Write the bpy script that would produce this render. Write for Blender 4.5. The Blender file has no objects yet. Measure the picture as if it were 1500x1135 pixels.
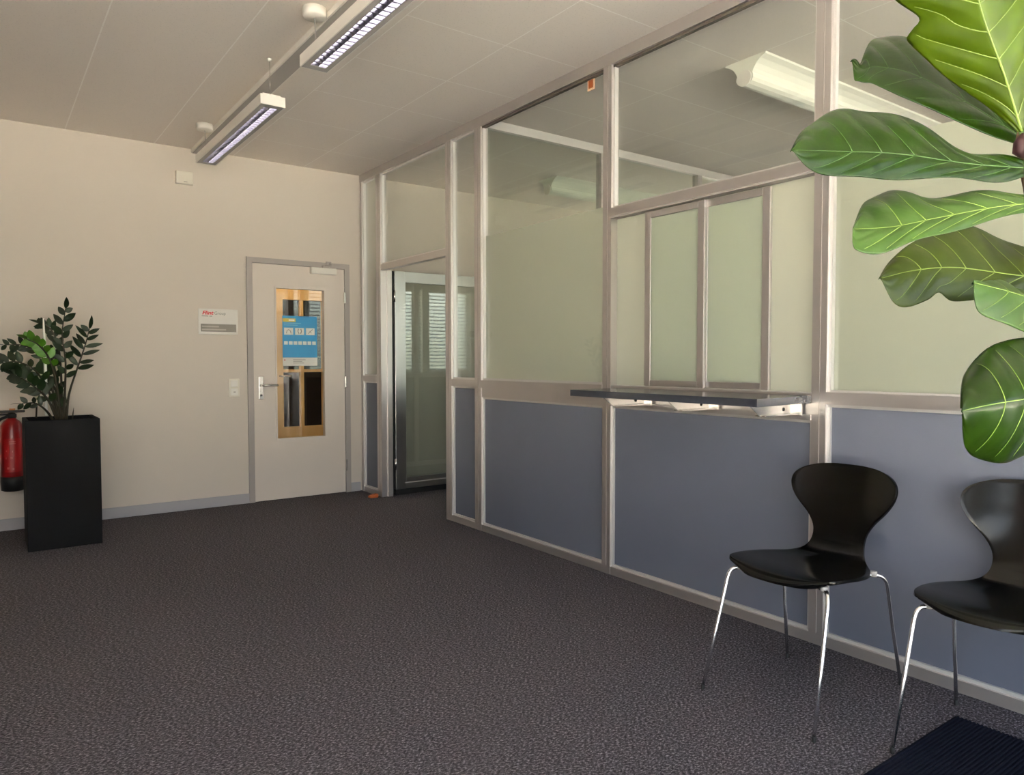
import bpy, bmesh, math, random
from mathutils import Vector, Matrix
R_ = random.Random(7)
S = bpy.context.scene
COL = S.collection
H = 2.86
# ------------------------------------------------------------------ camera frame
F_PX = 1069.55
CAM = Vector((-2.8057, -6.2058, 1.1908)); YAW = -0.62911; PITCH = -0.03709; ROLL = -0.00086
_c, _s = math.cos(YAW), math.sin(YAW)
FW = Vector((-_s*math.cos(PITCH), _c*math.cos(PITCH), math.sin(PITCH)))
RT = Vector((_c, _s, 0)); UP = RT.cross(FW)
RT, UP = RT*math.cos(ROLL)+UP*math.sin(ROLL), -RT*math.sin(ROLL)+UP*math.cos(ROLL)
def at(px, py, d):
    """world point seen at a place in the photograph, d metres in front of the lens"""
    return CAM + FW*d + RT*((px-750)/F_PX*d) - UP*((py-567.5)/F_PX*d)
def at_y(px, py, y):
    v = FW + RT*((px-750)/F_PX) - UP*((py-567.5)/F_PX)
    return CAM + v*((y-CAM.y)/v.y)

# ------------------------------------------------------------------ materials
def lin(c):
    return tuple(((x/255)/12.92 if x/255 <= .04045 else ((x/255+.055)/1.055)**2.4) for x in c) + (1,)
def mat(name, col, rough=.5, metal=0, spec=.5, bump=None, var=None, coat=0):
    m = bpy.data.materials.new(name); m.use_nodes = True
    nt = m.node_tree; b = nt.nodes['Principled BSDF']
    c = lin(col)
    b.inputs['Base Color'].default_value = c; b.inputs['Roughness'].default_value = rough
    b.inputs['Metallic'].default_value = metal; b.inputs['Specular IOR Level'].default_value = spec
    b.inputs['Coat Weight'].default_value = coat
    tc = nt.nodes.new('ShaderNodeTexCoord')
    if var:      # (scale, amount) albedo mottling
        n = nt.nodes.new('ShaderNodeTexNoise'); n.inputs['Scale'].default_value = var[0]; n.inputs['Detail'].default_value = 4
        nt.links.new(tc.outputs['Object'], n.inputs['Vector'])
        r = nt.nodes.new('ShaderNodeMapRange'); r.inputs[1].default_value=.3; r.inputs[2].default_value=.7
        r.inputs[3].default_value = 1-var[1]; r.inputs[4].default_value = 1+var[1]
        nt.links.new(n.outputs['Fac'], r.inputs[0])
        mx = nt.nodes.new('ShaderNodeVectorMath'); mx.operation='SCALE'; mx.inputs[0].default_value = c[:3]
        nt.links.new(r.outputs[0], mx.inputs['Scale']); nt.links.new(mx.outputs[0], b.inputs['Base Color'])
    if bump:     # (scale, strength)
        n = nt.nodes.new('ShaderNodeTexNoise'); n.inputs['Scale'].default_value = bump[0]; n.inputs['Detail'].default_value = 3
        nt.links.new(tc.outputs['Object'], n.inputs['Vector'])
        bp = nt.nodes.new('ShaderNodeBump'); bp.inputs['Strength'].default_value = bump[1]; bp.inputs['Distance'].default_value=.002
        nt.links.new(n.outputs['Fac'], bp.inputs['Height']); nt.links.new(bp.outputs[0], b.inputs['Normal'])
    return m
def nodes(name):
    m = bpy.data.materials.new(name); m.use_nodes = True; nt = m.node_tree
    for n in list(nt.nodes): nt.nodes.remove(n)
    o = nt.nodes.new('ShaderNodeOutputMaterial')
    def N(t, **k):
        n = nt.nodes.new(t)
        for a, v in k.items(): setattr(n, a, v)
        return n
    return m, nt, N, o
def schlick(nt, N, f0):
    g = N('ShaderNodeNewGeometry'); d = N('ShaderNodeVectorMath', operation='DOT_PRODUCT')
    nt.links.new(g.outputs['Incoming'], d.inputs[0]); nt.links.new(g.outputs['Normal'], d.inputs[1])
    def M(op, a, b=None):
        n = N('ShaderNodeMath', operation=op)
        for i, v in enumerate((a, b)):
            if v is None: continue
            if isinstance(v, (int, float)): n.inputs[i].default_value = v
            else: nt.links.new(v, n.inputs[i])
        return n.outputs[0]
    c = M('ABSOLUTE', d.outputs['Value']); p = M('POWER', M('SUBTRACT', 1, c), 5)
    return M('ADD', M('MULTIPLY', p, 1-f0), f0)
def glass(name, tint=(.965, .975, .96), ior=1.5, gloss=1.0):
    m, nt, N, o = nodes(name)
    t = N('ShaderNodeBsdfTransparent'); t.inputs[0].default_value = (*tint, 1)
    g = N('ShaderNodeBsdfGlossy'); g.inputs['Roughness'].default_value = .01; g.inputs[0].default_value=(gloss,)*3+(1,)
    mx = N('ShaderNodeMixShader')
    nt.links.new(schlick(nt, N, ((ior-1)/(ior+1))**2), mx.inputs[0]); nt.links.new(t.outputs[0], mx.inputs[1]); nt.links.new(g.outputs[0], mx.inputs[2])
    nt.links.new(mx.outputs[0], o.inputs[0]); return m
def frosted(name, dcol, tcol, w=.6):
    m, nt, N, o = nodes(name)
    d = N('ShaderNodeBsdfDiffuse'); d.inputs[0].default_value = lin(dcol)
    t = N('ShaderNodeBsdfTranslucent'); t.inputs[0].default_value = lin(tcol)
    mx = N('ShaderNodeMixShader'); mx.inputs[0].default_value = w
    g = N('ShaderNodeBsdfGlossy'); g.inputs['Roughness'].default_value = .25
    f = schlick(nt, N, .025)
    m2 = N('ShaderNodeMixShader')
    L = nt.links.new
    L(d.outputs[0], mx.inputs[1]); L(t.outputs[0], mx.inputs[2]); L(f, m2.inputs[0])
    L(mx.outputs[0], m2.inputs[1]); L(g.outputs[0], m2.inputs[2]); L(m2.outputs[0], o.inputs[0]); return m
def emit(name, col, s):
    m, nt, N, o = nodes(name); e = N('ShaderNodeEmission'); e.inputs[0].default_value = lin(col); e.inputs[1].default_value = s
    nt.links.new(e.outputs[0], o.inputs[0]); return m
def leafmat(name, top, under, trans, w=.3, rough=.38, spec=.35):
    m, nt, N, o = nodes(name); L = nt.links.new
    p = N('ShaderNodeBsdfPrincipled'); p.inputs['Roughness'].default_value = rough; p.inputs['Specular IOR Level'].default_value=spec
    geo = N('ShaderNodeNewGeometry')
    mc = N('ShaderNodeMix', data_type='RGBA'); mc.inputs[6].default_value = lin(top); mc.inputs[7].default_value = lin(under)
    L(geo.outputs['Backfacing'], mc.inputs[0])
    tc = N('ShaderNodeTexCoord'); n = N('ShaderNodeTexNoise'); n.inputs['Scale'].default_value = 22; n.inputs['Detail'].default_value = 4
    L(tc.outputs['Object'], n.inputs['Vector'])
    mr = N('ShaderNodeMapRange'); mr.inputs[1].default_value=.3; mr.inputs[2].default_value=.7; mr.inputs[3].default_value=.75; mr.inputs[4].default_value=1.25
    L(n.outputs['Fac'], mr.inputs[0])
    sc = N('ShaderNodeVectorMath', operation='SCALE'); L(mc.outputs[2], sc.inputs[0]); L(mr.outputs[0], sc.inputs['Scale'])
    L(sc.outputs[0], p.inputs['Base Color'])
    n2 = N('ShaderNodeTexNoise'); n2.inputs['Scale'].default_value = 60; L(tc.outputs['Object'], n2.inputs['Vector'])
    bp = N('ShaderNodeBump'); bp.inputs['Strength'].default_value=.25; bp.inputs['Distance'].default_value=.003
    L(n2.outputs['Fac'], bp.inputs['Height']); L(bp.outputs[0], p.inputs['Normal'])
    t = N('ShaderNodeBsdfTranslucent'); t.inputs[0].default_value = lin(trans)
    mx = N('ShaderNodeMixShader'); mx.inputs[0].default_value = w
    L(p.outputs[0], mx.inputs[1]); L(t.outputs[0], mx.inputs[2]); L(mx.outputs[0], o.inputs[0]); return m

def carpet_mat():
    m, nt, N, o = nodes('loop_carpet'); L = nt.links.new
    p = N('ShaderNodeBsdfPrincipled'); p.inputs['Roughness'].default_value=.95; p.inputs['Specular IOR Level'].default_value=.1
    tc = N('ShaderNodeTexCoord')
    mp = N('ShaderNodeMapping'); mp.inputs['Scale'].default_value=(1,1.6,1); mp.inputs['Rotation'].default_value=(0,0,.5); L(tc.outputs['Object'], mp.inputs[0])
    n = N('ShaderNodeTexNoise'); n.inputs['Scale'].default_value=95; n.inputs['Detail'].default_value=5; n.inputs['Roughness'].default_value=.7
    L(mp.outputs[0], n.inputs['Vector'])
    cr = N('ShaderNodeValToRGB'); e = cr.color_ramp.elements
    e[0].position=.36; e[0].color=lin((36,34,36)); e[1].position=.70; e[1].color=lin((160,154,162))
    e2 = cr.color_ramp.elements.new(.52); e2.color=lin((78,74,79))
    L(n.outputs['Fac'], cr.inputs[0]); L(cr.outputs[0], p.inputs['Base Color'])
    bp = N('ShaderNodeBump'); bp.inputs['Strength'].default_value=.7; bp.inputs['Distance'].default_value=.006
    L(n.outputs['Fac'], bp.inputs['Height']); L(bp.outputs[0], p.inputs['Normal']); L(p.outputs[0], o.inputs[0]); return m
def ceiling_mat():
    m, nt, N, o = nodes('ceiling_tiles'); L = nt.links.new
    p = N('ShaderNodeBsdfPrincipled'); p.inputs['Roughness'].default_value=.9; p.inputs['Specular IOR Level'].default_value=.15
    tc = N('ShaderNodeTexCoord'); sp = N('ShaderNodeSeparateXYZ'); L(tc.outputs['Object'], sp.inputs[0])
    def M(op, a, b=None):
        n = N('ShaderNodeMath', operation=op)
        for i, v in enumerate((a, b)):
            if v is None: continue
            if isinstance(v, (int, float)): n.inputs[i].default_value = v
            else: L(v, n.inputs[i])
        return n.outputs[0]
    def line(ax, off, step, w):
        fr = M('FRACT', M('DIVIDE', M('SUBTRACT', sp.outputs[ax], off), step))
        d = M('ABSOLUTE', M('SUBTRACT', fr, .5))
        return M('GREATER_THAN', d, .5 - w/step)
    lx = line(0, -.513-5.87, .587, .0035); ly = line(1, -3.0-6.05, .605, .0035)
    ly2 = M('MULTIPLY', ly, M('GREATER_THAN', sp.outputs[0], -1.10))     # long unjointed tiles left of the light row
    seam = M('MAXIMUM', lx, ly2)
    vo = N('ShaderNodeTexVoronoi'); vo.inputs['Scale'].default_value=70; L(tc.outputs['Object'], vo.inputs['Vector'])
    hole = M('LESS_THAN', vo.outputs['Distance'], .22)
    mc = N('ShaderNodeMix', data_type='RGBA'); mc.inputs[6].default_value=lin((238,230,221)); mc.inputs[7].default_value=lin((252,247,240)); L(seam, mc.inputs[0])
    mh = N('ShaderNodeMix', data_type='RGBA'); L(mc.outputs[2], mh.inputs[6]); mh.inputs[7].default_value=lin((218,211,202)); 
    L(M('MULTIPLY', hole, .45), mh.inputs[0])
    L(mh.outputs[2], p.inputs['Base Color'])
    bp = N('ShaderNodeBump'); bp.inputs['Strength'].default_value=.4; bp.inputs['Distance'].default_value=.004; L(M('SUBTRACT', 1, seam), bp.inputs['Height']); L(bp.outputs[0], p.inputs['Normal'])
    L(p.outputs[0], o.inputs[0]); return m
def wood_mat():
    m, nt, N, o = nodes('pale_wood'); L = nt.links.new
    p = N('ShaderNodeBsdfPrincipled'); p.inputs['Roughness'].default_value=.5
    tc = N('ShaderNodeTexCoord'); mp = N('ShaderNodeMapping'); mp.inputs['Scale'].default_value=(14,14,1.2); L(tc.outputs['Object'], mp.inputs[0])
    n = N('ShaderNodeTexNoise'); n.inputs['Scale'].default_value=3; n.inputs['Detail'].default_value=4; L(mp.outputs[0], n.inputs['Vector'])
    cr = N('ShaderNodeValToRGB'); cr.color_ramp.elements[0].color=lin((232,192,130)); cr.color_ramp.elements[1].color=lin((244,212,156))
    L(n.outputs['Fac'], cr.inputs[0]); L(cr.outputs[0], p.inputs['Base Color']); L(p.outputs[0], o.inputs[0]); return m

M_ = dict(
    wall=mat('wall_paint', (211,202,191), .85, spec=.2, bump=(160,.12)),
    officewall=mat('office_paint', (232,228,218), .85, spec=.2, bump=(160,.12)),
    railshade=mat('rail_shade', (74,66,60), .6),  # shade under the partition top rail, as a colour
    leftwall=mat('side_wall_paint', (120,106,94), .8, bump=(160,.12)), doormetal=mat('door_aluminium', (186,185,182), .3, 1),
    ceil=ceiling_mat(), carpet=carpet_mat(),
    alu=mat('brushed_aluminium', (212,206,203), .42, .9, bump=(300,.05)),
    alupale=mat('anodised_aluminium', (232,229,226), .5, .7),
    steel=mat('polished_steel', (200,196,190), .22, 1),
    chrome=mat('chrome', (240,240,243), .26, 1),
    slate=mat('slate_laminate', (100,105,119), .42, spec=.45, var=(3,.03)),
    rubber=mat('black_rubber', (18,18,19), .6),
    glass=glass('clear_glass'), doorglass=glass('door_glass', (.84,.88,.85), 1.7),
    innerglass=glass('tinted_glass', (.89,.92,.89), 1.5),
    frost=frosted('frosted_film', (226,226,212), (251,251,240), .68),
    frostgreen=frosted('frosted_glass', (216,221,210), (244,249,237), .66),
    paint=mat('grey_frame_paint', (164,157,152), .5), doorleaf=mat('door_paint', (216,206,196), .55, bump=(120,.08)),
    skirt=mat('grey_skirting', (168,166,170), .6),
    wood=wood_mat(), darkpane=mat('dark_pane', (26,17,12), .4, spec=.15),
    white=mat('white_enamel', (236,232,224), .45), whitep=mat('white_plastic', (228,222,208), .5),
    greyflange=mat('grey_flange', (168,164,160), .55), mirror=mat('louvre_mirror', (150,148,154), .3, 1), reflector=mat('lamp_reflector', (170,168,174), .38, 1),
    tube=emit('fluorescent_tube', (255,248,252), 11),
    lamphull=mat('white_lamp_hull', (238,238,226), .5),
    counter=mat('charcoal_counter', (50,53,62), .16, spec=.5, var=(60,.08)),
    black=mat('black_stained_ply', (5,5,5), .2, spec=.28, var=(30,.1)),
    planter=mat('black_planter', (18,18,20), .7, spec=.12, bump=(90,.3)), soil=mat('potting_soil', (48,38,30), .95, bump=(60,.8)),
    zz=leafmat('zz_leaf', (20,36,16), (40,46,34), (40,70,16), .12, .4, .2), zzb=leafmat('zz_young_leaf', (64,112,22), (64,96,34), (90,140,30), .25, .35),
    zzstem=mat('zz_stem', (44,40,28), .6, spec=.2), clearrod=mat('clear_rod', (235,235,228), .15),
    fig=leafmat('fig_leaf', (24,44,3), (54,74,24), (50,76,2), .10, .3, .2), figm=leafmat('fig_leaf_mid', (52,76,30), (84,106,58), (70,100,22), .14, .36, .25),
    figy=leafmat('fig_young_leaf', (66,86,2), (68,88,3), (96,124,0), .36, .45), figo=leafmat('fig_old_leaf', (56,68,22), (62,76,28), (70,96,14), .2, .42),
    vein=mat('leaf_vein', (104,126,48), .5), veind=mat('dark_leaf_vein', (46,76,20), .5), bark=mat('fig_bark', (92,74,56), .85, bump=(80,.6)), bud=mat('fig_bud', (46,18,22), .6),
    pot=mat('grey_pot', (70,70,72), .6), red=mat('extinguisher_red', (128,8,12), .3), redlab=mat('faded_red_label', (190,96,92), .5),
    brass=mat('brass_pin', (186,120,70), .4), matblk=mat('navy_mat_pile', (15,18,30), .95, spec=.1, bump=(240,.6)),
    wedge=mat('orange_wood', (176,92,44), .6), tag=mat('orange_tag', (140,68,18), .5), tagrim=mat('peach_rim', (232,196,164), .6),
    flint=mat('sign_red', (196,40,48), .5), signtxt=mat('sign_grey_text', (134,136,128), .6), signpl=mat('sign_plate', (224,221,214), .35), signband=mat('sign_band', (116,112,104), .45), signbar=mat('sign_band_text', (168,162,154), .5),
    pb=mat('poster_blue', (34,126,176), .3), pb2=mat('poster_steel_blue', (62,134,176), .3), py=mat('poster_yellow', (190,170,60), .35), pw=mat('poster_white', (225,222,212), .3), pg=mat('poster_grey', (150,140,132), .4), pn=mat('poster_navy', (24,84,140), .3), sleeve=mat('poster_sleeve', (120,176,204), .2),
    slat=mat('blind_slat', (230,230,226), .5), ground=mat('paving', (184,176,164), .9, var=(2,.08)), grass=mat('lawn', (120,150,70), .95, var=(3,.2)),
    warmlamp=emit('warm_lamp', (255,226,180), 28), winframe=mat('window_frame_paint', (225,225,222), .5),
)
# ------------------------------------------------------------------ builders
class MB:
    def __init__(s): s.bm = bmesh.new(); s.smooth = False
    def box(s, a, b, bev=0):
        a, b = Vector(a), Vector(b); lo = Vector(map(min, a, b)); hi = Vector(map(max, a, b))
        vs = [s.bm.verts.new((x, y, z)) for x in (lo.x, hi.x) for y in (lo.y, hi.y) for z in (lo.z, hi.z)]
        fs = [s.bm.faces.new([vs[i] for i in f]) for f in ((0,1,3,2),(4,6,7,5),(0,4,5,1),(2,3,7,6),(0,2,6,4),(1,5,7,3))]
        if bev:
            ed = list({e for f in fs for e in f.edges})
            bmesh.ops.bevel(s.bm, geom=ed, offset=bev, segments=2, affect='EDGES', profile=.5)
        return s
    def prism(s, poly, ax, lo, hi):
        """closed outline poly (2-D, in the two other axes in xyz order) swept along axis ax"""
        def P(p, t):
            q = list(p); q.insert(ax, t); return q
        A = [s.bm.verts.new(P(p, lo)) for p in poly]; B = [s.bm.verts.new(P(p, hi)) for p in poly]
        n = len(poly)
        for i in range(n): s.bm.faces.new((A[i], A[(i+1)%n], B[(i+1)%n], B[i]))
        s.bm.faces.new(A[::-1]); s.bm.faces.new(B); return s
    def tube(s, pts, r, seg=10, cap=True):
        pts = [Vector(p) for p in pts]; rs = r if isinstance(r, (list, tuple)) else [r]*len(pts)
        rings = []; prev = None
        for i, p in enumerate(pts):
            t = (pts[min(i+1, len(pts)-1)] - pts[max(i-1, 0)]).normalized()
            if prev is None:
                u = t.orthogonal().normalized()
            else:
                u = (prev - t*prev.dot(t)); u = u.normalized() if u.length > 1e-6 else t.orthogonal().normalized()
            prev = u; v = t.cross(u)
            rings.append([s.bm.verts.new(p + (u*math.cos(k*2*math.pi/seg) + v*math.sin(k*2*math.pi/seg))*rs[i]) for k in range(seg)])
        for a, b in zip(rings, rings[1:]):
            for k in range(seg): 
                f = s.bm.faces.new((a[k], a[(k+1)%seg], b[(k+1)%seg], b[k])); f.smooth = True
        if cap: s.bm.faces.new(rings[0][::-1]); s.bm.faces.new(rings[-1])
        return s
    def lathe(s, prof, c, seg=28, axis='z'):
        c = Vector(c); rings = []
        for r, h in prof:
            ring = []
            for k in range(seg):
                a = k*2*math.pi/seg
                o = Vector((r*math.cos(a), r*math.sin(a), h))
                if axis == 'x': o = Vector((h, r*math.cos(a), r*math.sin(a)))
                if axis == 'y': o = Vector((r*math.cos(a), h, r*math.sin(a)))
                ring.append(s.bm.verts.new(c + o))
            rings.append(ring)
        for a, b in zip(rings, rings[1:]):
            for k in range(seg): 
                f = s.bm.faces.new((a[k], a[(k+1)%seg], b[(k+1)%seg], b[k])); f.smooth = True
        s.bm.faces.new(rings[0][::-1]); s.bm.faces.new(rings[-1]); return s
    def grid(s, rows, smooth=True):
        V = [[s.bm.verts.new(p) for p in r] for r in rows]
        for a, b in zip(V, V[1:]):
            for k in range(len(a)-1):
                f = s.bm.faces.new((a[k], a[k+1], b[k+1], b[k])); f.smooth = smooth
        return s
    def build(s, name, m, parent=None, base=None, fixn=True):
        if fixn: bmesh.ops.recalc_face_normals(s.bm, faces=s.bm.faces[:])
        o0 = parent_origin(parent) if parent else Vector(base or (0,0,0))
        bmesh.ops.translate(s.bm, verts=s.bm.verts[:], vec=-o0)
        me = bpy.data.meshes.new(name); s.bm.to_mesh(me); s.bm.free(); me.materials.append(m)
        o = bpy.data.objects.new(name, me); COL.objects.link(o)
        if parent: o.parent = parent
        else: o.location = o0
        return o
_org = {}
def parent_origin(p):
    v = Vector(p.location)
    while p.parent: p = p.parent; v = v + Vector(p.location)
    return v
def empty(name, loc):
    o = bpy.data.objects.new(name, None); COL.objects.link(o); o.location = loc; o.empty_display_size = .1; return o
def tag(o, label, cat, group=None, kind=None):
    o['label'] = label; o['category'] = cat
    if group: o['group'] = group
    if kind: o['kind'] = kind
    return o
def thing(name, label, cat, loc, group=None): return tag(empty(name, loc), label, cat, group)
def struct(o, label=None):
    o['kind'] = 'structure'
    if label: o['label'] = label
    return o
def sroot(name, loc, label=None): return struct(empty(name, loc), label)
def B(name, m, parent, a, b, bev=0, base=None): return MB().box(a, b, bev).build(name, m, parent, base)
def smoothstep(t): t = max(0, min(1, t)); return t*t*(3-2*t)
def catmull(pts, n):
    pts = [Vector(p) for p in pts]; P = [pts[0]*2-pts[1]] + pts + [pts[-1]*2-pts[-2]]; out = []
    for i in range(1, len(P)-2):
        for k in range(n):
            t = k/n; a, b, c, d = P[i-1], P[i], P[i+1], P[i+2]
            out.append(.5*((2*b)+(c-a)*t+(2*a-5*b+4*c-d)*t*t+(3*b-a-3*c+d)*t**3))
    out.append(pts[-1]); return out

# ------------------------------------------------------------------ shell
YF = -7.5; XL = -4.5; XE = 5.6
struct(B('floor', M_['carpet'], None, (XL-.2, YF-.2, -.1), (XE+.2, 2.0, 0)), 'dark charcoal flecked carpet over the whole hall')
struct(B('ceiling', M_['ceil'], None, (XL-.2, YF-.2, H), (XE+.2, 2.0, H+.1)), 'beige ceiling of large flat tiles with thin seams')
w = MB(); T = .12
w.box((XL-.2, 0, 0), (-1.0, T, H)); w.box((-1.0, 0, 2.04), (-.12, T, H)); w.box((-.12, 0, 0), (XE+.2, T, H))
struct(w.build('wall_back', M_['wall']), 'cream painted wall with the grey framed door')
w = MB(); w.box((XE,YF,0),(XE+.2,-1.7,H)); w.box((XE,-1.7,0),(XE+.2,-.2,.6)); w.box((XE,-1.7,2.6),(XE+.2,-.2,H)); w.box((XE,-.2,0),(XE+.2,0,H))
struct(w.build('wall_office', M_['officewall']), 'white end wall of office and corridor')
w = MB(); w.box((XL-.2, -5.55, 0), (XL, 0, H)); w.box((XL-.2, -7.15, 2.5), (XL, -5.55, H)); w.box((XL-.2, YF-.2, 0), (XL, -7.15, H)); w.box((XL-.2, -7.15, 0), (XL, -5.55, .12))
struct(w.build('wall_left', M_['leftwall']), 'brown grey side wall')
# front wall (behind the lens): hall glazing, office windows
HG = (-4.1, -.25, .08, 2.55)
OW = [(.35, 1.55), (1.75, 2.95), (3.15, 4.35), (4.5, 5.5)]; OZ = (.95, 2.62)
w = MB(); yb = YF-.2
w.box((XL-.2, yb, 0), (HG[0], YF, H)); w.box((HG[0], yb, HG[3]), (HG[1], YF, H)); w.box((HG[0], yb, 0), (HG[1], YF, HG[2]))
w.box((HG[1], yb, 0), (OW[0][0], YF, H))
for i, (a, b) in enumerate(OW):
    w.box((a, yb, 0), (b, YF, OZ[0])); w.box((a, yb, OZ[1]), (b, YF, H))
    c = OW[i+1][0] if i < 3 else XE+.2
    w.box((b, yb, 0), (c, YF, H))
struct(w.build('wall_front', M_['officewall']))
def window(name, x0, x1, z0, z1, y, muls, bars=()):
    r = sroot(name, ((x0+x1)/2, y, z0))
    f = MB(); t = .06
    f.box((x0, y-.06, z0), (x0+t, y, z1)); f.box((x1-t, y-.06, z0), (x1, y, z1)); f.box((x0+t, y-.06, z0), (x1-t, y, z0+t)); f.box((x0+t, y-.06, z1-t), (x1-t, y, z1))
    for q in muls: f.box((q-.035, y-.06, z0+t), (q+.035, y, z1-t))
    for q in bars: f.box((x0+t, y-.055, q-.03), (x1-t, y-.005, q+.03))
    f.build('window_frame', M_['winframe'], r)
    B('window_pane', M_['glass'], r, (x0+t, y-.034, z0+t), (x1-t, y-.028, z1-t)); return r
window('window_2', HG[0], HG[1], HG[2], HG[3], YF-.06, (-3.1, -2.1, -1.2), (2.1,))
for i, (a, b) in enumerate(OW):
    r = window('window_%d' % (i+3), a, b, OZ[0], OZ[1], YF-.10, ((a+b)/2,))
    if i == 0: continue
    s = MB(); z = 1.02
    while z < OZ[1]-.03:
        s.prism([(YF-.056, z+.013), (YF-.0555, z+.012), (YF-.004, z-.014), (YF-.0045, z-.013)], 0, a+.02, b-.02); z += .07
    s.box((a+.02, YF-.056, OZ[1]-.03), (b-.02, YF-.001, OZ[1])); bl = s.build('blind', M_['slat'], r)
r = sroot('window_7', (XL, -6.35, .12)); f = MB()
for y0, y1 in ((-7.15,-7.09),(-6.38,-6.32),(-5.61,-5.55)): f.box((XL-.14, y0, .12), (XL-.08, y1, 2.5))
f.box((XL-.14,-7.09,.12),(XL-.08,-5.61,.18)); f.box((XL-.14,-7.09,2.44),(XL-.08,-5.61,2.5)); f.build('window_frame', M_['winframe'], r)
B('window_pane', M_['glass'], r, (XL-.113,-7.09,.18), (XL-.107,-5.61,2.44))
r = sroot('window_8', (XE, -.95, .6)); f = MB()  # unseen window added in the end wall to brighten the corridor
for y0, y1 in ((-1.7,-1.64),(-.98,-.92),(-.26,-.2)): f.box((XE+.08, y0, .6), (XE+.14, y1, 2.6))
f.box((XE+.08,-1.64,.6),(XE+.14,-.26,.66)); f.box((XE+.08,-1.64,2.54),(XE+.14,-.26,2.6)); f.build('window_frame', M_['winframe'], r)
B('window_pane', M_['glass'], r, (XE+.107,-1.64,.66), (XE+.113,-.26,2.54))
# outside
B('ground', M_['ground'], None, (-40,-40,-.3), (40,40,-.12)); struct(bpy.data.objects['ground'])
# skirting
for a, b, n in ((XL, -1.012, 'baseboard_back'), (-.105, -.012, 'baseboard_corner'), (.1, XE, 'baseboard_corridor')):
    struct(B(n, M_['skirt'], None, (a, -.014, 0), (b, 0, .082), .003))

# ------------------------------------------------------------------ door in the back wall
d = sroot('door_1', (-.56, 0, 0), 'cream door with tall narrow glass panel in grey steel frame')
f = MB(); f.box((-1.012,-.02,0), (-.966,T,2.05)); f.box((-.155,-.02,0), (-.108,T,2.05)); f.box((-.966,-.02,2.006), (-.155,T,2.05)); f.build('door_frame', M_['paint'], d)
gx0, gx1, gz0, gz1 = -.768, -.348, .525, 1.805
l = MB(); y0, y1 = -.012, .032
l.box((-.963,y0,.006),(gx0,y1,2.003)); l.box((gx1,y0,.006),(-.158,y1,2.003)); l.box((gx0,y0,.006),(gx1,y1,gz0)); l.box((gx0,y0,gz1),(gx1,y1,2.003))
leaf = l.build('door_leaf', M_['doorleaf'], d)
gb = MB(); t=.014
gb.box((gx0-t,y0-.004,gz0-t),(gx0,y0,gz1+t)); gb.box((gx1,y0-.004,gz0-t),(gx1+t,y0,gz1+t)); gb.box((gx0,y0-.004,gz0-t),(gx1,y0,gz0)); gb.box((gx0,y0-.004,gz1),(gx1,y0,gz1+t))
gb.build('glazing_bead', M_['doorleaf'], d)
B('glass_pane', M_['glass'], d, (gx0,.006,gz0), (gx1,.012,gz1))
h = MB(); h.box((-.925,y0-.008,.865),(-.885,y0,1.06),.004); hp = h.build('handle_plate', M_['steel'], d)
h = MB(); h.tube([(-.905,y0-.006,.985),(-.905,y0-.05,.985)], .010); h.tube([(-.912,y0-.05,.985),(-.86,y0-.05,.985),(-.775,y0-.046,.983)], .0095); h.build('handle_lever', M_['steel'], d)
h = MB(); h.tube([(-.905,y0-.0085,.90),(-.905,y0-.012,.90)], .009); h.build('lock_cylinder', M_['rubber'], d)
for z in (.25, 1.0, 1.75): B('hinge', M_['steel'], d, (-.162,-.03,z-.05), (-.148,-.012,z+.05), .003)
c = MB(); c.box((-.475,-.062,1.945),(-.245,y0,2.0),.006); cl = c.build('door_closer', M_['white'], d)
c = MB(); c.tube([(-.36,-.04,2.0),(-.36,-.04,2.022)], .012); c.tube([(-.36,-.04,2.022),(-.29,-.045,2.03),(-.30,-.022,2.045)], .006); c.box((-.33,-.03,2.02),(-.28,-.018,2.06),.003); c.build('closer_arm', M_['paint'], d)
# vestibule beyond, with a wooden glazed door
struct(B('wall_vestibule', M_['wall'], None, (-1.8, 1.02, 0), (1.0, 1.10, H)))
v = MB(); v.box((-1.8,T,0),(-1.7,1.02,H)); struct(v.build('wall_vestibule_left', M_['wall'])); v = MB(); v.box((.7,T,0),(.8,1.02,H)); struct(v.build('wall_vestibule_right', M_['wall']))
d3 = sroot('door_3', (-.2,.95,0), 'pale wooden glazed door seen through the cream door')
f = MB(); f.box((-.62,.90,0),(-.405,1.02,2.05)); f.box((.0,.90,0),(.22,1.02,2.05)); f.box((-.405,.90,1.79),(0,1.02,2.05)); f.box((-.405,.90,.36),(0,1.02,.535)); f.box((-.405,.90,0),(0,1.02,.36)); f.build('wooden_frame', M_['wood'], d3)
f = MB(); f.box((-.405,.915,1.075),(0,.95,1.105)); f.box((-.232,.91,.535),(-.195,.95,1.79)); f.build('muntin', M_['wood'], d3)
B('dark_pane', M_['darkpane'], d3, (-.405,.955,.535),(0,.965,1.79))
f = MB(); f.tube([(-.44,.90,1.04),(-.44,.855,1.04),(-.34,.85,1.04)], .009); f.build('door_handle', M_['steel'], d3)
lp = thing('ceiling_light', 'small round ceiling light of the lobby behind the cream door', 'light', (-.6,.5,H))
c = MB(); c.lathe([(.11,0),(.11,-.03),(.09,-.045),(.0005,-.05)], (-.6,.5,H)); c.build('lamp_shade', M_['warmlamp'], lp)

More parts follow.
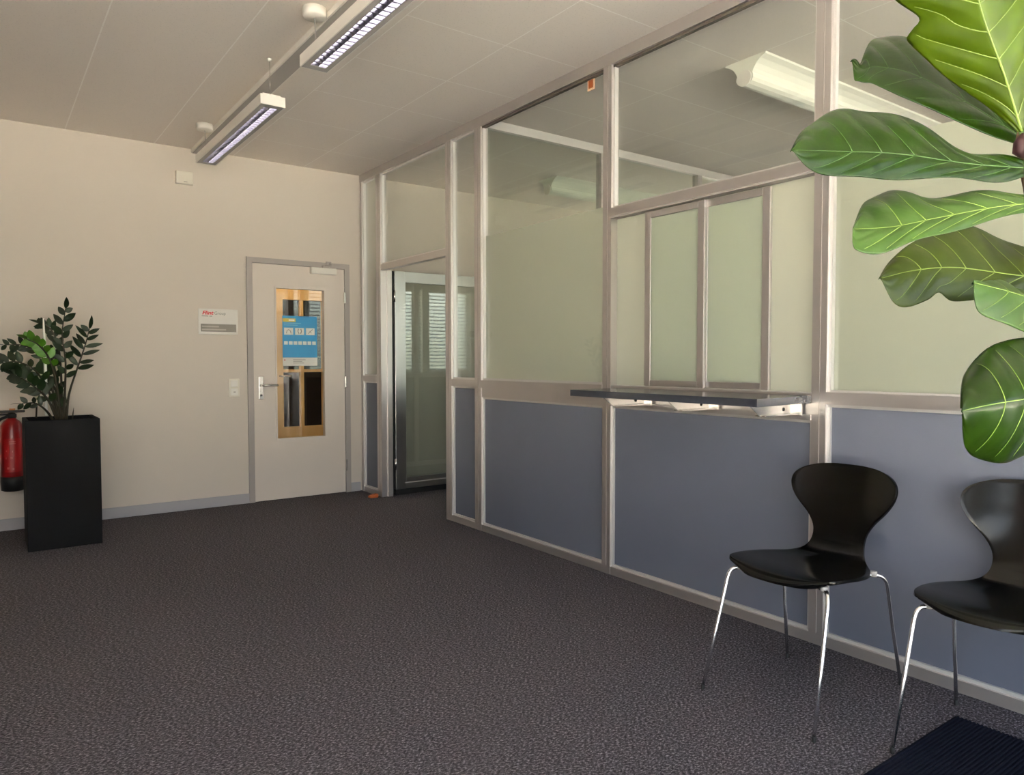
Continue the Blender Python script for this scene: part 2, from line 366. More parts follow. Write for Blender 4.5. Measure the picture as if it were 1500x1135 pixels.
# poster on the cream door
p = thing('poster', 'blue hygiene poster in a clear sleeve taped on the cream door glass', 'poster', (-.56,-.002,1.14))
px0, px1, pz0, pz1 = -.712, -.406, 1.145, 1.575; yy = .0055
B('poster_sheet', M_['pb'], p, (px0,yy-.0012,pz0), (px1,yy,pz1))
k = MB(); k.box((px0,yy-.0016,pz0),(px1,yy-.0012,pz0+.072)); pa = k.build('white_footer', M_['pw'], p)
k = MB(); k.box((px0+.004,yy-.0018,pz1-.052),(px0+.115,yy-.0012,pz1-.022)); ya = k.build('yellow_banner', M_['py'], p)
k = MB(); k.box((px0+.055,yy-.0022,pz1-.043),(px0+.105,yy-.0018,pz1-.030)); k.build('banner_text', M_['pw'], ya)
k = MB()
for i in range(2):
    k.box((px0+.012,yy-.0016,pz1-.066-.016*i),(px0+.012+(.15,.12)[i],yy-.0012,pz1-.060-.016*i))
k.build('headline', M_['sleeve'], p)
k = MB(); k.box((px0,yy-.0014,pz1-.165),(px1,yy-.0012,pz1-.098)); k.build('picture_band', M_['pb2'], p)
for i in range(3):
    a = px0+.014+i*.096
    sq = B('picture_square', M_['pw'], p, (a,yy-.0018,pz1-.162), (a+.078,yy-.0014,pz1-.102))
    k = MB()
    if i == 0:
        k.tube([(a+.02,yy-.0018,pz1-.15),(a+.026,yy-.0018,pz1-.125),(a+.04,yy-.0018,pz1-.118),(a+.054,yy-.0018,pz1-.128),(a+.06,yy-.0018,pz1-.15)], .003, 6)
    elif i == 1:
        k.tube([(a+.03,yy-.0018,pz1-.11),(a+.024,yy-.0018,pz1-.13),(a+.034,yy-.0018,pz1-.152)], .004, 6); k.tube([(a+.05,yy-.0018,pz1-.11),(a+.056,yy-.0018,pz1-.13),(a+.048,yy-.0018,pz1-.152)], .004, 6)
    else:
        k.tube([(a+.02,yy-.0018,pz1-.15),(a+.04,yy-.0018,pz1-.13),(a+.06,yy-.0018,pz1-.112)], .003, 6); k.tube([(a+.03,yy-.0018,pz1-.126),(a+.05,yy-.0018,pz1-.146)], .002, 6)
    k.build('pictogram', M_['pg'], sq)
for i in range(7):
    a = px0+.012+i*.0415
    B('small_square', M_['pw'], p, (a,yy-.0018,pz1-.247), (a+.033,yy-.0012,pz1-.217))
for i in range(3): B('footer_line', M_['pg'], pa, (px0+.09,yy-.002,pz0+.05-.014*i),(px0+.09+(.11,.08,.095)[i],yy-.0016,pz0+.055-.014*i))
B('footer_emblem', M_['flint'], pa, (px0+.012,yy-.002,pz0+.046),(px0+.022,yy-.0016,pz0+.056))

# wall fittings
s = thing('wall_sign', 'grey glass company sign with red lettering on the cream wall', 'sign', (-1.24,-.012,1.40))
B('sign_plate', M_['signpl'], s, (-1.390,-.012,1.402), (-1.086,0,1.608), .002)
bd = B('sign_band', M_['signband'], s, (-1.374,-.0135,1.424), (-1.100,-.012,1.486))
k = MB(); k.box((-1.366,-.0142,1.460),(-1.235,-.0135,1.472)); k.box((-1.366,-.0142,1.436),(-1.180,-.0135,1.447)); k.build('band_text', M_['signbar'], bd)
def text(name, body, size, m, parent, loc, shear=0, off=0, wid=None):
    c = bpy.data.curves.new(name, 'FONT'); c.body = body; c.size = size; c.extrude = .0006; c.shear = shear; c.offset = off
    o = bpy.data.objects.new(name, c); COL.objects.link(o); dg = bpy.context.evaluated_depsgraph_get(); dg.update()
    me = bpy.data.meshes.new_from_object(o.evaluated_get(dg)); bpy.data.objects.remove(o)
    xs = [v.co.x for v in me.vertices]; k = wid/(max(xs)-min(xs)) if wid else 1; x0 = min(xs)
    o0 = parent_origin(parent)
    for v in me.vertices: v.co = Vector((loc[0]+(v.co.x-x0)*k, loc[1]-v.co.z, loc[2]+v.co.y)) - o0
    me.materials.append(m); t = bpy.data.objects.new(name, me); COL.objects.link(t); t.parent = parent; return t
text('red_lettering', 'Flint', .040, M_['flint'], s, (-1.362,-.0126,1.562), .25, .0014, .088)
text('grey_lettering', 'Group', .036, M_['signtxt'], s, (-1.268,-.0126,1.562), 0, 0, .086)
k = MB()
for i, ww in enumerate((.05,.022)): k.box((-1.366+.058*i,-.0126,1.546),(-1.366+.058*i+ww,-.012,1.552))
k.build('small_line', M_['signtxt'], s)
s = thing('light_switch', 'white double light switch beside the cream door', 'switch', (-1.122,0,.895))
B('switch_plate', M_['whitep'], s, (-1.165,-.010,.893), (-1.080,0,1.042), .003); B('rocker', M_['white'], s, (-1.150,-.015,.975), (-1.095,-.010,1.03), .002)
sk = B('socket_insert', M_['white'], s, (-1.150,-.013,.905), (-1.095,-.010,.96), .002); B('pin_slot', M_['pg'], sk, (-1.128,-.0135,.93), (-1.112,-.0129,.936))
s = thing('wall_mounted_box', 'small square white box high on the cream wall', 'box', (-1.48,0,2.57))
B('box_cover', M_['whitep'], s, (-1.543,-.04,2.572), (-1.418,0,2.672), .006); B('box_mark', M_['pg'], s, (-1.488,-.0408,2.588), (-1.462,-.0399,2.592))
tr = tag(empty('cable_trunking', (-1.38,-3.6,H)), 'pale cable trunking running along the ceiling above the lamps', 'trunking')
B('trunking_body', M_['white'], tr, (-1.425,-7.4,H-.030), (-1.315,-.001,H), .002)
B('trunking_seam', M_['greyflange'], tr, (-1.415,-7.4,H-.0315), (-1.325,-.001,H-.0299))

# ------------------------------------------------------------------ glazed partition
W = sroot('wall_right', (0,-3,0), 'aluminium framed glass partition with slate blue lower panels')
XF, XB = 0.0, .056
posts = [(-.052,-.016),(-.425,-.340),(-1.590,-1.512),(-1.985,-1.905),(-3.272,-3.207),(-4.542,-4.477),(-5.812,-5.747),(YF+.002,YF+.06)]
for a, b in posts:
    po = MB(); po.box((XF,a,0),(XB,b,H)); po = po.build('post', M_['alu'], W)
    MB().box((XF-.0015,(a+b)/2-.004,.05),(XF,(a+b)/2-.002,H-.07)).build('post_groove', M_['paint'], po) if b-a > .06 else None
B('wall_seal', M_['rubber'], W, (.01,-.016,0), (.065,-.0005,H))
bays = [(posts[i+1][1], posts[i][0]) for i in range(len(posts)-1)]   # A, door, B, C, D, E, F
B('top_rail', M_['alu'], W, (XF-.004,YF+.06,2.795), (XB+.004,-.016,H))
def recess(o): return o
GX0, GX1 = .036, .042
def beads(par, y0, y1, z0, z1, m='alupale'):
    b = MB(); t = .013; x0, x1 = .014, .036
    b.box((x0,y0,z0),(x1,y0+t,z1)); b.box((x0,y1-t,z0),(x1,y1,z1)); b.box((x0,y0+t,z0),(x1,y1-t,z0+t)); b.box((x0,y0+t,z1-t),(x1,y1-t,z1))
    return b.build('glazing_bead', M_[m], par)
def pane(y0, y1, z0, z1, m, name):
    o = MB().box((GX0,y0,z0),(GX1,y1,z1)).build(name, M_[m], W); beads(W, y0, y1, z0, z1)
    if z1 == ZT and y1 < -1.9: B('top_shade_strip', M_['railshade'], W, (.012,y0+.013,z1-.014), (GX0-.001,y1-.002,z1))  # dark strip painting in the shade under the top rail
    return o
def base_and_panel(y0, y1, ztop, rail):
    B('base_rail', M_['alu'], W, (XF+.002,y0,0), (XB,y1,.045))
    B('lower_panel', M_['slate'], W, (.026,y0,.045), (.05,y1,ztop)); beads(W, y0, y1, .045, ztop)
    for a, b, dx in rail: B('sill_rail', M_['alu'], W, (XF+dx,y0,a), (XB,y1,b))
ZT = 2.795
for i in (0, 2):
    y0, y1 = bays[i]; base_and_panel(y0, y1, 1.004, [(1.004,1.055,.001)]); pane(y0, y1, 1.055, ZT, 'glass', 'clear_pane')
y0, y1 = bays[1]                                   # doorway: transom light above
B('door_head', M_['alu'], W, (XF+.002,y0,1.968), (XB,y1,2.018)); pane(y0, y1, 2.018, ZT, 'glass', 'clear_pane')
for i in (3, 5, 6):
    y0, y1 = bays[i]
    base_and_panel(y0, y1, .936 if i == 3 else 1.010, [(.936,1.001,.004),(1.001,1.055,-.002)] if i == 3 else [(1.010,1.026,-.004),(1.026,1.060,-.010)])
    pane(y0, y1, 1.055, ZT, 'glass', 'clear_pane')
    B('frosted_film', M_['frost'], W, (GX1+.0005,y0,1.056), (GX1+.0015,y1,2.05))
y0, y1 = bays[4]
base_and_panel(y0, y1, .94, [(.94,.962,-.004),(.962,1.012,.010),(1.012,1.05,.002)])
B('window_transom', M_['alu'], W, (XF-.008,y0,1.974), (XB,y1,2.020)); pane(y0, y1, 2.020, ZT, 'glass', 'clear_pane')
B('transom_drip', M_['paint'], W, (XF-.004,y0,1.966), (XB,y1,1.974))
# sliding window in bay D
wn = sroot('window_1', (.03,-3.87,1.05), 'frosted sliding reception window in aluminium frames')
B('frosted_back_pane', M_['frost'], wn, (.048,y0,1.05), (.053,y1,1.966))
def sash(a, b, x, m):
    t = .040; f = MB(); z0, z1 = 1.058, 1.958
    f.box((x,b-t,z0),(x+.018,b,z1),.002); f.box((x,a,z0),(x+.018,a+t,z1),.002); f.box((x,a+t,z1-.034),(x+.018,b-t,z1),.002); f.box((x,a+t,z0),(x+.018,b-t,z0+.03),.002)
    o = f.build('sash_frame', M_['alu'], wn)
    B('sash_pane', M_['frostgreen'], o, (x+.007,a+t,z0+.03),(x+.011,b-t,z1-.034))
    tg = MB()
    for q in (a+t/2, b-t/2): tg.box((x+.002,q-.014,1.05),(x+.016,q+.014,1.062))
    tg.build('glide_foot', M_['alupale'], o)
sash(-3.905,-3.518,.006,'frostgreen'); sash(-4.252,-3.868,.026,'frostgreen')
B('slide_track', M_['alupale'], wn, (.004,y0,1.050),(.047,y1,1.0555))
# orange tag on the glass
o = thing('orange_tag', 'tiny orange square tag with pale rim under the top rail', 'tag', (.033,-3.07,2.735))
B('tag_rim', M_['tagrim'], o, (.031,-3.100,2.722), (.0355,-3.042,2.792), .001); B('tag_face', M_['tag'], o, (.0300,-3.089,2.734), (.031,-3.053,2.780))
# counter shelf
o = thing('counter_shelf', 'charcoal counter slab on metal brackets under the sliding window', 'counter', (-.2,-3.95,1.01))
MB().prism([(-.003,-3.38),(-.40,-3.40),(-.425,-4.515),(-.003,-4.478)], 2, 1.012, 1.043).build('counter_top', M_['counter'], o)
for yb_ in (-3.56,-3.98,-4.41):
    k = MB(); k.prism([(-.005,1.011),(-.33,1.011),(-.255,.962),(-.005,.962)], 1, yb_-.003, yb_+.003); k.box((-.255,yb_-.025,.962),(-.005,yb_+.025,.966)); k.box((-.012,yb_-.03,.958),(-.005,yb_+.03,1.011)); 
    k.box((-.33,yb_-.025,1.008),(-.005,yb_+.025,1.012)); bk = k.build('bracket', M_['steel'], o)
    MB().tube([(-.10,yb_-.0045,.986),(-.10,yb_-.003,.986)], .008).build('bolt_head', M_['rubber'], bk)
# open glass door
d = sroot('door_2', (.05,-.43,0), 'open aluminium glass door to the corridor')
B('door_jamb', M_['alu'], d, (.056,-.440,0), (.100,-.352,1.968)); B('jamb_gasket', M_['rubber'], d, (.1005,-.430,.02), (.118,-.385,1.97))
l = MB(); ax, bx, ya_, yb_ = .128, 1.105, -.440, -.400; zt = 1.972; zb=.055
l.box((ax,ya_,zb),(ax+.105,yb_,zt),.002); l.box((bx-.105,ya_,zb),(bx,yb_,zt),.002); l.box((ax+.105,ya_,zt-.095),(bx-.105,yb_,zt),.002); l.box((ax+.105,ya_,zb),(bx-.105,yb_,zb+.10),.002)
lf = l.build('door_leaf_frame', M_['doormetal'], d)
B('kick_line', M_['alupale'], d, (ax+.09,ya_-.003,.105), (bx-.1,ya_,.113)); B('door_glass', M_['doorglass'], d, (ax+.105,-.423,zb+.10), (bx-.105,-.417,zt-.095))
B('bottom_brush', M_['rubber'], d, (ax,-.432,.006), (bx,-.408,.055))
for z in (.28,1.75): 
    k = MB(); k.tube([(.122,-.446,z-.05),(.122,-.446,z+.05)], .009); k.build('hinge', M_['steel'], d)
k = MB(); k.tube([(bx-.05,ya_,.99),(bx-.05,ya_-.05,.99),(bx-.17,ya_-.05,.99)], .009); k.build('handle_lever', M_['steel'], d)
o = MB().prism([(-.03,0),(-.03,.03),(-.10,.012),(-.10,0)], 1, -.41, -.355).build('door_wedge', M_['wedge'], None, (-.06,-.38,0)); tag(o, 'small orange wooden wedge on the carpet by the glass door', 'wedge')

# cross partition behind
Wc = sroot('wall_middle', (2,-1.94,0), 'inner glass partition between office and corridor')
cy0, cy1 = -1.975, -1.915
B('top_rail', M_['alupale'], Wc, (.056,cy0,2.80), (XE,cy1,H)); B('sill_rail', M_['alu'], Wc, (.056,cy0,1.0), (XE,cy1,1.055)); B('base_rail', M_['alu'], Wc, (.056,cy0,0), (XE,cy1,.05))
cps = [.062,1.135,2.275,3.42,4.56]
for q in cps: B('post', M_['alu'], Wc, (q,cy0,.05), (q+(.055 if q > .5 else .004),cy1,2.80))
for i, q in enumerate(cps):
    e = cps[i+1] if i+1 < len(cps) else XE
    B('clear_pane', M_['innerglass'], Wc, (q+(.055 if q > .5 else .004),-1.945,1.055), (e,-1.939,2.80)); B('lower_panel', M_['slate'], Wc, (q+(.055 if q > .5 else .004),-1.955,.05), (e,-1.935,1.0))
# ------------------------------------------------------------------ ceiling lamps
def pendant(y0, y1, cans, wires, label):
    cx = -1.462; w2 = .069; zb, zt = 2.603, 2.658
    o = thing('pendant_light', label, 'light', (cx,(y0+y1)/2,zb), 'louvred fluorescent pendant lights')
    h = MB(); h.box((cx-w2,y0,zb),(cx-w2+.006,y1,zt)); h.box((cx+w2-.006,y0,zb),(cx+w2,y1,zt)); h.box((cx-w2+.006,y0,zt-.006),(cx+w2-.006,y1,zt)); h.box((cx-w2+.006,y0,zb),(cx+w2-.006,y0+.006,zt-.006)); h.box((cx-w2+.006,y1-.006,zb),(cx+w2-.006,y1,zt-.006))
    h.box((cx-.05,y0+.02,zt),(cx+.05,y1-.02,zt+.012)); h.build('housing', M_['white'], o)
    f = MB(); f.box((cx-w2+.006,y0+.006,zb),(cx-.036,y1-.006,zb+.004)); f.box((cx+.040,y0+.006,zb),(cx+w2-.006,y1-.006,zb+.004)); f.box((cx-.036,y0+.006,zb),(cx+.040,y0+.05,zb+.004)); f.box((cx-.036,y1-.05,zb),(cx+.040,y1-.006,zb+.004)); f.build('flange', M_['greyflange'], o)
    g = MB(); n = int((y1-y0-.1)/.043)
    for x in (-.036,.002,.040): g.prism([(cx+x-.0015,zb+.001),(cx+x+.0015,zb+.001),(cx+x+.0006,zb+.026),(cx+x-.0006,zb+.026)], 1, y0+.05, y1-.05)
    for k in range(n+1):
        y = y0+.05+k*(y1-y0-.1)/n
        g.box((cx-.036,y-.0035,zb+.001),(cx+.040,y+.0035,zb+.024))
    g.build('louvre', M_['mirror'], o)
    rf = MB(); rf.grid([[(cx-.046+.098*k/12, yy_, zb+.026+.02*math.sin(math.pi*k/12)) for k in range(13)] for yy_ in (y0+.02, y1-.02)]); rf.build('reflector', M_['reflector'], o)
    t = MB(); t.tube([(cx+.021,y0+.04,zb+.034),(cx+.021,y1-.04,zb+.034)], .008, 12); t.build('fluorescent_tube', M_['tube'], o)
    for y in cans:
        c = MB(); c.lathe([(.056,0),(.056,-.034),(.052,-.042),(.0005,-.044)], (-1.485,y,H)); cn = c.build('ceiling_canopy', M_['white'], o)
        c = MB(); c.tube([(-1.485,y,H-.043),(-1.478,y,zt)], .0028, 6); c.build('supply_cable', M_['greyflange'], cn)
    for y in wires:
        c = MB(); c.lathe([(.012,0),(.012,-.012),(.0005,-.016)], (cx-.012,y,H), 12); cn = c.build('wire_anchor', M_['white'], o)
        c = MB(); c.tube([(cx-.012,y,H-.014),(cx-.012,y,zt)], .0012, 6); c.build('suspension_wire', M_['steel'], cn)
    return o
pendant(-2.112, -.618, [-.70], [-2.10], 'louvred white pendant light nearer the cream wall')
pendant(-4.22, -2.722, [-2.80], [-4.10], 'louvred white pendant light nearer the viewer, far from the cream wall')
def wing_lamp(x0, x1, yc, label):
    o = thing('ceiling_light', label, 'light', ((x0+x1)/2, yc, H), 'wing shaped ceiling lights behind glass')
    half = [(.135,0),(.13,-.008),(.10,-.022),(.075,-.042),(.058,-.066),(.050,-.085)]
    arc = [(.056*math.cos(a), -.105-.042*math.sin(a)) for a in [math.radians(q) for q in (-15,10,35,60,90,120,145,170,195)]]
    poly = [(yc+a, H+b-.0005) for a, b in half] + [(yc+a, H+b) for a, b in arc] + [(yc-a, H+b-.0005) for a, b in reversed(half)]
    MB().prism(poly, 0, x0, x1).build('lamp_hull', M_['lamphull'], o)
    k = MB(); k.lathe([(.045,0),(.045,-.006)], (x0,yc,H-.106), 20, 'x'); k.build('end_cap', M_['white'], o)
wing_lamp(.66, 2.9, -3.64, 'white wing shaped ceiling light over the office')
wing_lamp(1.44, 3.4, -.93, 'white wing shaped ceiling light in the dim corridor')

# ------------------------------------------------------------------ chairs
def shell_rows():
    prof = [(.214,.431),(.207,.442),(.185,.450),(.14,.4545),(.08,.453),(.02,.449),(-.05,.445),(-.11,.4425),(-.155,.445),(-.19,.458),(-.212,.482),(-.228,.515),(-.240,.55),(-.252,.59),(-.264,.63),(-.275,.67),(-.285,.705),(-.293,.735),(-.299,.758),(-.303,.774),(-.306,.784),(-.3075,.789)]
    wid = [.15,.175,.196,.212,.220,.222,.212,.188,.156,.126,.108,.102,.108,.132,.168,.196,.208,.204,.184,.150,.106,.05]
    P = catmull([Vector((a, b, 0)) for a, b in prof], 4); Wd = catmull([Vector((a, 0, 0)) for a in wid], 4)
    # round the front corners and the crown of the back
    n = len(P); rows = []
    for i, (p, w_) in enumerate(zip(P, Wd)):
        u = i/(n-1); hw = w_.x; row = []
        for k in range(25):
            v = -1 + 2*k/24; y = hw*v; f, z = p.x, p.y
            if u < .5: # seat: gentle saddle, front corners pulled back
                z += .012*(abs(v)**3)*(1-u*2) - .004*(1-v*v); f -= .055*abs(v)**2.6*smoothstep(1-u/.16)
                z -= .006*smoothstep(1-u/.10)*abs(v)**2
            else:
                k2 = smoothstep((u-.5)/.2); f += 1.05*y*y*k2; f -= .02*0
            row.append((f, y, z))
        rows.append(row)
    return rows
SH = shell_rows()
def chair(label, cx, cy, rz, feet):
    """feet: FL, FR, RL, RR in world; local f axis = where the sitter looks"""
    o = thing('stacking_chair', label, 'chair', (cx,cy,0), 'black shell chairs along the partition')
    ca, sa = math.cos(rz), math.sin(rz)
    def wp(p): return Vector((cx + p[0]*ca - p[1]*sa, cy + p[0]*sa + p[1]*ca, p[2]))
    m = MB(); m.grid([[wp(p) for p in r] for r in SH]); sh = m.build('seat_shell', M_['black'], o)
    md = sh.modifiers.new('thickness', 'SOLIDIFY'); md.thickness = .011; md.offset = 0
    bv = sh.modifiers.new('edge', 'BEVEL'); bv.width = .003; bv.segments = 2; bv.limit_method='ANGLE'
    m = MB(); m.lathe([(.0005,.405),(.075,.407),(.085,.422),(.07,.436),(.0005,.437)], wp((.02,0,0))); m.build('seat_mount', M_['rubber'], o)
    hubs = [(.05,.03),(.05,-.03),(-.03,.03),(-.03,-.03)]; knees = [(.165,.195),(.165,-.195),(-.185,.205),(-.185,-.205)]
    for (hx,hy), (kx,ky), ft in zip(hubs, knees, feet):
        k = wp((kx,ky,.428)); ft = Vector(ft); h = wp((hx,hy,.424)); dr = (ft-k)
        pts = [h, h.lerp(k,.5), h.lerp(k,.86)] 
        a = h.lerp(k,.86); b = k + dr*.10
        for t in (.25,.5,.75): pts.append(a*(1-t)**2 + k*2*t*(1-t) + b*t*t)
        pts += [b, k+dr*.5, Vector((ft.x,ft.y,ft.z+.012))+(-dr.normalized())*.004]
        lg = MB(); lg.tube(pts, [.0075]*7+[.0072,.0058], 12); lg = lg.build('leg', M_['chrome'], o)
        c = MB(); c.lathe([(.0062,0),(.0066,.002),(.0066,.016),(.0058,.018)], (ft.x,ft.y,ft.z+.0005), 12); c.build('foot_cap', M_['rubber'], lg)
        q = h.lerp(k,.82); c = MB(); c.lathe([(.012,.424),(.012,.442)], (q.x,q.y,0), 12); c.build('buffer', M_['greyflange'], lg)
    return o
chair('black shell chair with chrome legs in front of the partition post', -.415, -4.712, math.pi, [(-.73,-4.952,0),(-.715,-4.507,0),(-.104,-4.912,0),(-.218,-4.522,0)])
chair('black shell chair with a glossy back, front leg at the mat edge', -.290, -5.312, math.pi+.08, [(-.60,-5.573,.0115),(-.597,-5.128,0),(-.06,-5.58,0),(-.108,-5.103,0)])
# entrance mat
o = MB(); x0, x1, y0, y1 = -1.25, -.205, -6.3, -5.142
o.box((x0,y0,.0005),(x1,y1,.006))
n = 96
for k in range(n):
    y = y0+.01+(y1-y0-.02)*k/(n-1); o.prism([(y-.0042,.006),(y-.0022,.011),(y+.0022,.011),(y+.0042,.006)], 0, x0+.004, x1-.004)
tag(o.build('entrance_mat', M_['matblk'], None, ((x0+x1)/2,(y0+y1)/2,0)), 'dark navy ribbed entrance mat lying on the carpet', 'mat')

# ------------------------------------------------------------------ fire extinguisher
ex, ey = -2.640, -.105
o = thing('fire_extinguisher', 'red fire extinguisher hung on the wall behind the black planter', 'extinguisher', (ex,ey,.30))
m = MB(); m.lathe([(.066,.345),(.071,.36),(.071,.70),(.066,.745),(.048,.775),(.028,.79),(.024,.80)], (ex,ey,0)); m.build('cylinder', M_['red'], o)
m = MB(); m.lathe([(.055,.293),(.070,.30),(.073,.36),(.0715,.395)], (ex,ey,0)); m.build('base_boot', M_['rubber'], o)
m = MB(); m.lathe([(.022,.795),(.030,.80),(.030,.822),(.018,.832)], (ex,ey,0)); m.build('valve', M_['rubber'], o)
m = MB(); m.box((ex-.10,ey-.022,.834),(ex+.078,ey+.010,.850),.005); m.tube([(ex-.10,ey-.006,.83),(ex-.06,ey-.006,.822),(ex+.02,ey-.006,.822)], .006); m.build('carry_handle', M_['rubber'], o)
m = MB(); m.tube([(ex+.005,ey-.006,.851),(ex+.005,ey-.006,.862)], .018); m.build('pressure_cap', M_['brass'], o)
m = MB(); m.tube(catmull([(ex-.025,ey-.03,.81),(ex-.075,ey-.055,.78),(ex-.10,ey-.04,.68),(ex-.095,ey-.03,.50),(ex-.088,ey-.02,.40)], 5), .010, 8); m.build('hose', M_['rubber'], o)
m = MB()
rows = []
for zz in (.43,.66): rows.append([(ex+.0716*math.sin(a), ey-.0716*math.cos(a), zz) for a in [(-.75+1.5*k/12) for k in range(13)]])
lb = m.grid(rows); lb = m.build('label_sheet', mat('label_red', (150,14,18), .4), o, fixn=False)
for zz, a0, a1, hh in ((.635,-.3,.25,.006),(.622,-.3,.25,.005),(.57,-.55,-.45,.01),(.565,-.05,.02,.012),(.52,-.6,-.5,.012),(.52,-.2,0,.016),(.45,-.5,-.3,.014),(.445,-.05,.1,.012)):
    m = MB(); m.grid([[(ex+.0722*math.sin(a0+(a1-a0)*k/4), ey-.0722*math.cos(a0+(a1-a0)*k/4), z_) for k in range(5)] for z_ in (zz, zz+hh)]); m.build('label_mark', M_['redlab'], lb, fixn=False)
m = MB(); m.box((ex-.03,ey+.069,.55),(ex+.03,0,.62)); m.box((ex-.02,ey+.092,.60),(ex+.02,0,.79)); m.build('wall_bracket', M_['rubber'], o)

# ------------------------------------------------------------------ black planter with ZZ plant
bx0, bx1, by0, by1, bz = -2.592, -2.184, -.80, -.40, .818
o = thing('potted_plant', 'leafy plant with upright stems in a tall black square planter', 'plant', ((bx0+bx1)/2,(by0+by1)/2,0))
m = MB(); t = .022
m.box((bx0,by0,0),(bx1,by0+t,bz),.003); m.box((bx0,by1-t,0),(bx1,by1,bz),.003); m.box((bx0,by0+t,0),(bx0+t,by1-t,bz),.003); m.box((bx1-t,by0+t,0),(bx1,by1-t,bz),.003); m.box((bx0+t,by0+t,0),(bx1-t,by1-t,.06))
m.build('planter', M_['planter'], o)
m = MB(); m.grid([[(bx0+t+(bx1-bx0-2*t)*i/10, by0+t+(by1-by0-2*t)*j/10, bz-.045+R_.uniform(-.008,.008)) for i in range(11)] for j in range(11)]); m.build('soil', M_['soil'], o)
def lens(m, base, d, side, L, Wd, fold=.25):
    """leaflet: base point, direction d, side vector"""
    d = d.normalized(); side = (side - d*side.dot(d)).normalized(); nrm = d.cross(side); rows = []
    for i in range(8):
        s = i/7; wv = Wd*math.sin(math.pi*min(1,(s**.85)))**.8*.5 if 0 < s < 1 else .0004
        c = base + d*(L*s) + nrm*(-.10*L*s*s)
        rows.append([c - side*wv + nrm*wv*fold, c, c + side*wv + nrm*wv*fold])
    m.grid(rows)
def zz(pix, ys, n, L, Wd, s0=.35, mt='zz', spread=1.0, tilt=.0, both=True):
    pts = [at_y(px, py, y) for (px, py), y in zip(pix, ys)]
    cv = catmull(pts, 8); N_ = len(cv)
    st = MB().tube(cv, [.0085*(1-.72*i/(N_-1)) for i in range(N_)], 8).build('stem', M_['zzstem'], o)
    m = MB()
    for k in range(n):
        s = s0 + (1-s0)*k/(n-1)*.97; i = int(s*(N_-1)); p = cv[i]; tn = (cv[min(i+1,N_-1)]-cv[max(i-1,0)]).normalized()
        vw = (p-CAM).normalized(); sd = tn.cross(vw).normalized()*(1 if k % 2 else -1)
        sd = (Matrix.Rotation(R_.uniform(-.7,.7), 3, tn) @ sd)
        dirv = (sd*spread + tn*(.75+tilt) + Vector((0,0,R_.uniform(-.1,.2))))
        lens(m, p, dirv, vw.cross(dirv)+Vector((0,0,.25)), L*R_.uniform(.8,1.12)*(1-.25*(s>.9)), Wd*R_.uniform(.85,1.1))
    lens(m, cv[-1], (cv[-1]-cv[-3]).normalized()+Vector((0,0,.1)), RT, L*.9, Wd*.9)
    m.build('leaflets', M_[mt], st)
zz([(94,616),(95,575),(96,530),(91,490),(96,452)], [-.60,-.60,-.62,-.63,-.62], 15, .085, .04, .38, 'zz', .9)
zz([(97,616),(101,578),(113,540),(124,508),(131,482)], [-.58,-.58,-.58,-.58,-.58], 12, .105, .032, .50, 'zz', 1.1, -.1)
zz([(86,616),(72,575),(52,543),(25,530),(2,532)], [-.60,-.64,-.68,-.70,-.72], 15, .085, .042, .30, 'zz', .9)
zz([(88,616),(74,560),(60,520),(35,506),(6,505)], [-.60,-.60,-.60,-.60,-.62], 14, .075, .03, .45, 'zz', .9)
zz([(90,616),(82,560),(72,525),(56,505),(40,497)], [-.62,-.66,-.70,-.74,-.76], 13, .075, .046, .42, 'zzb', .8)
zz([(84,616),(70,585),(52,568),(36,556),(20,549)], [-.62,-.66,-.70,-.72,-.72], 15, .090, .045, .22, 'zz', .9)
zz([(78,616),(70,604),(60,595),(48,590),(32,591)], [-.64,-.68,-.70,-.72,-.72], 6, .07, .03, .5, 'zz', .9)
zz([(89,616),(87,575),(80,540),(74,520),(64,512)], [-.56,-.54,-.52,-.50,-.50], 12, .08, .042, .3, 'zz', .8)
zz([(92,616),(90,560),(86,510),(74,482),(58,474)], [-.57,-.55,-.55,-.58,-.60], 11, .075, .036, .55, 'zz', .7)
zz([(91,616),(86,590),(80,568),(72,552),(66,540)], [-.60,-.60,-.60,-.60,-.60], 9, .08, .045, .2, 'zz', .8)
m = MB(); m.tube([at_y(106,614,-.6), at_y(107,605,-.6), at_y(108,597,-.6)], [.004,.004,.001], 6); m.build('young_shoot', M_['zzstem'], o)
m = MB(); m.tube([at_y(53,612,-.6), at_y(54,590,-.6)], .005, 6); m.build('cut_stub', M_['zzstem'], o)
o2 = MB().tube([at_y(68,608,-.62), at_y(67,560,-.64), at_y(65,500,-.66), at_y(63.5,466,-.67)], [.009,.009,.009,.004], 10).build('plant_stake', M_['clearrod'], None, at_y(68,608,-.62)); tag(o2, 'clear shiny rod standing among the stems in the black planter', 'stake')

# ------------------------------------------------------------------ fiddle leaf fig in the foreground
tp = at(1545, 560, 1.03)
fx, fy = tp.x, tp.y
o = thing('fiddle_leaf_fig', 'tall fig plant with huge glossy green leaves close to the viewer', 'plant', (fx,fy,0))
m = MB(); m.lathe([(.11,0),(.125,.01),(.155,.30),(.16,.31),(.16,.335),(.145,.335),(.142,.30),(.0005,.295)], (fx,fy,0)); m.build('pot', M_['pot'], o)
m = MB(); m.lathe([(.141,.29),(.138,.304),(.0005,.31)], (fx,fy,0)); m.build('soil', M_['soil'], o)
trunk = catmull([(fx,fy,.30),(fx+.01,fy-.005,.65),(fx,fy,1.0), at(1535,420,1.03), at(1516,300,1.03), at(1500,218,1.03), at(1500,190,1.03)], 6)
m = MB(); m.tube(trunk, [.016-.008*i/(len(trunk)-1) for i in range(len(trunk))], 10); m.build('trunk', M_['bark'], o)
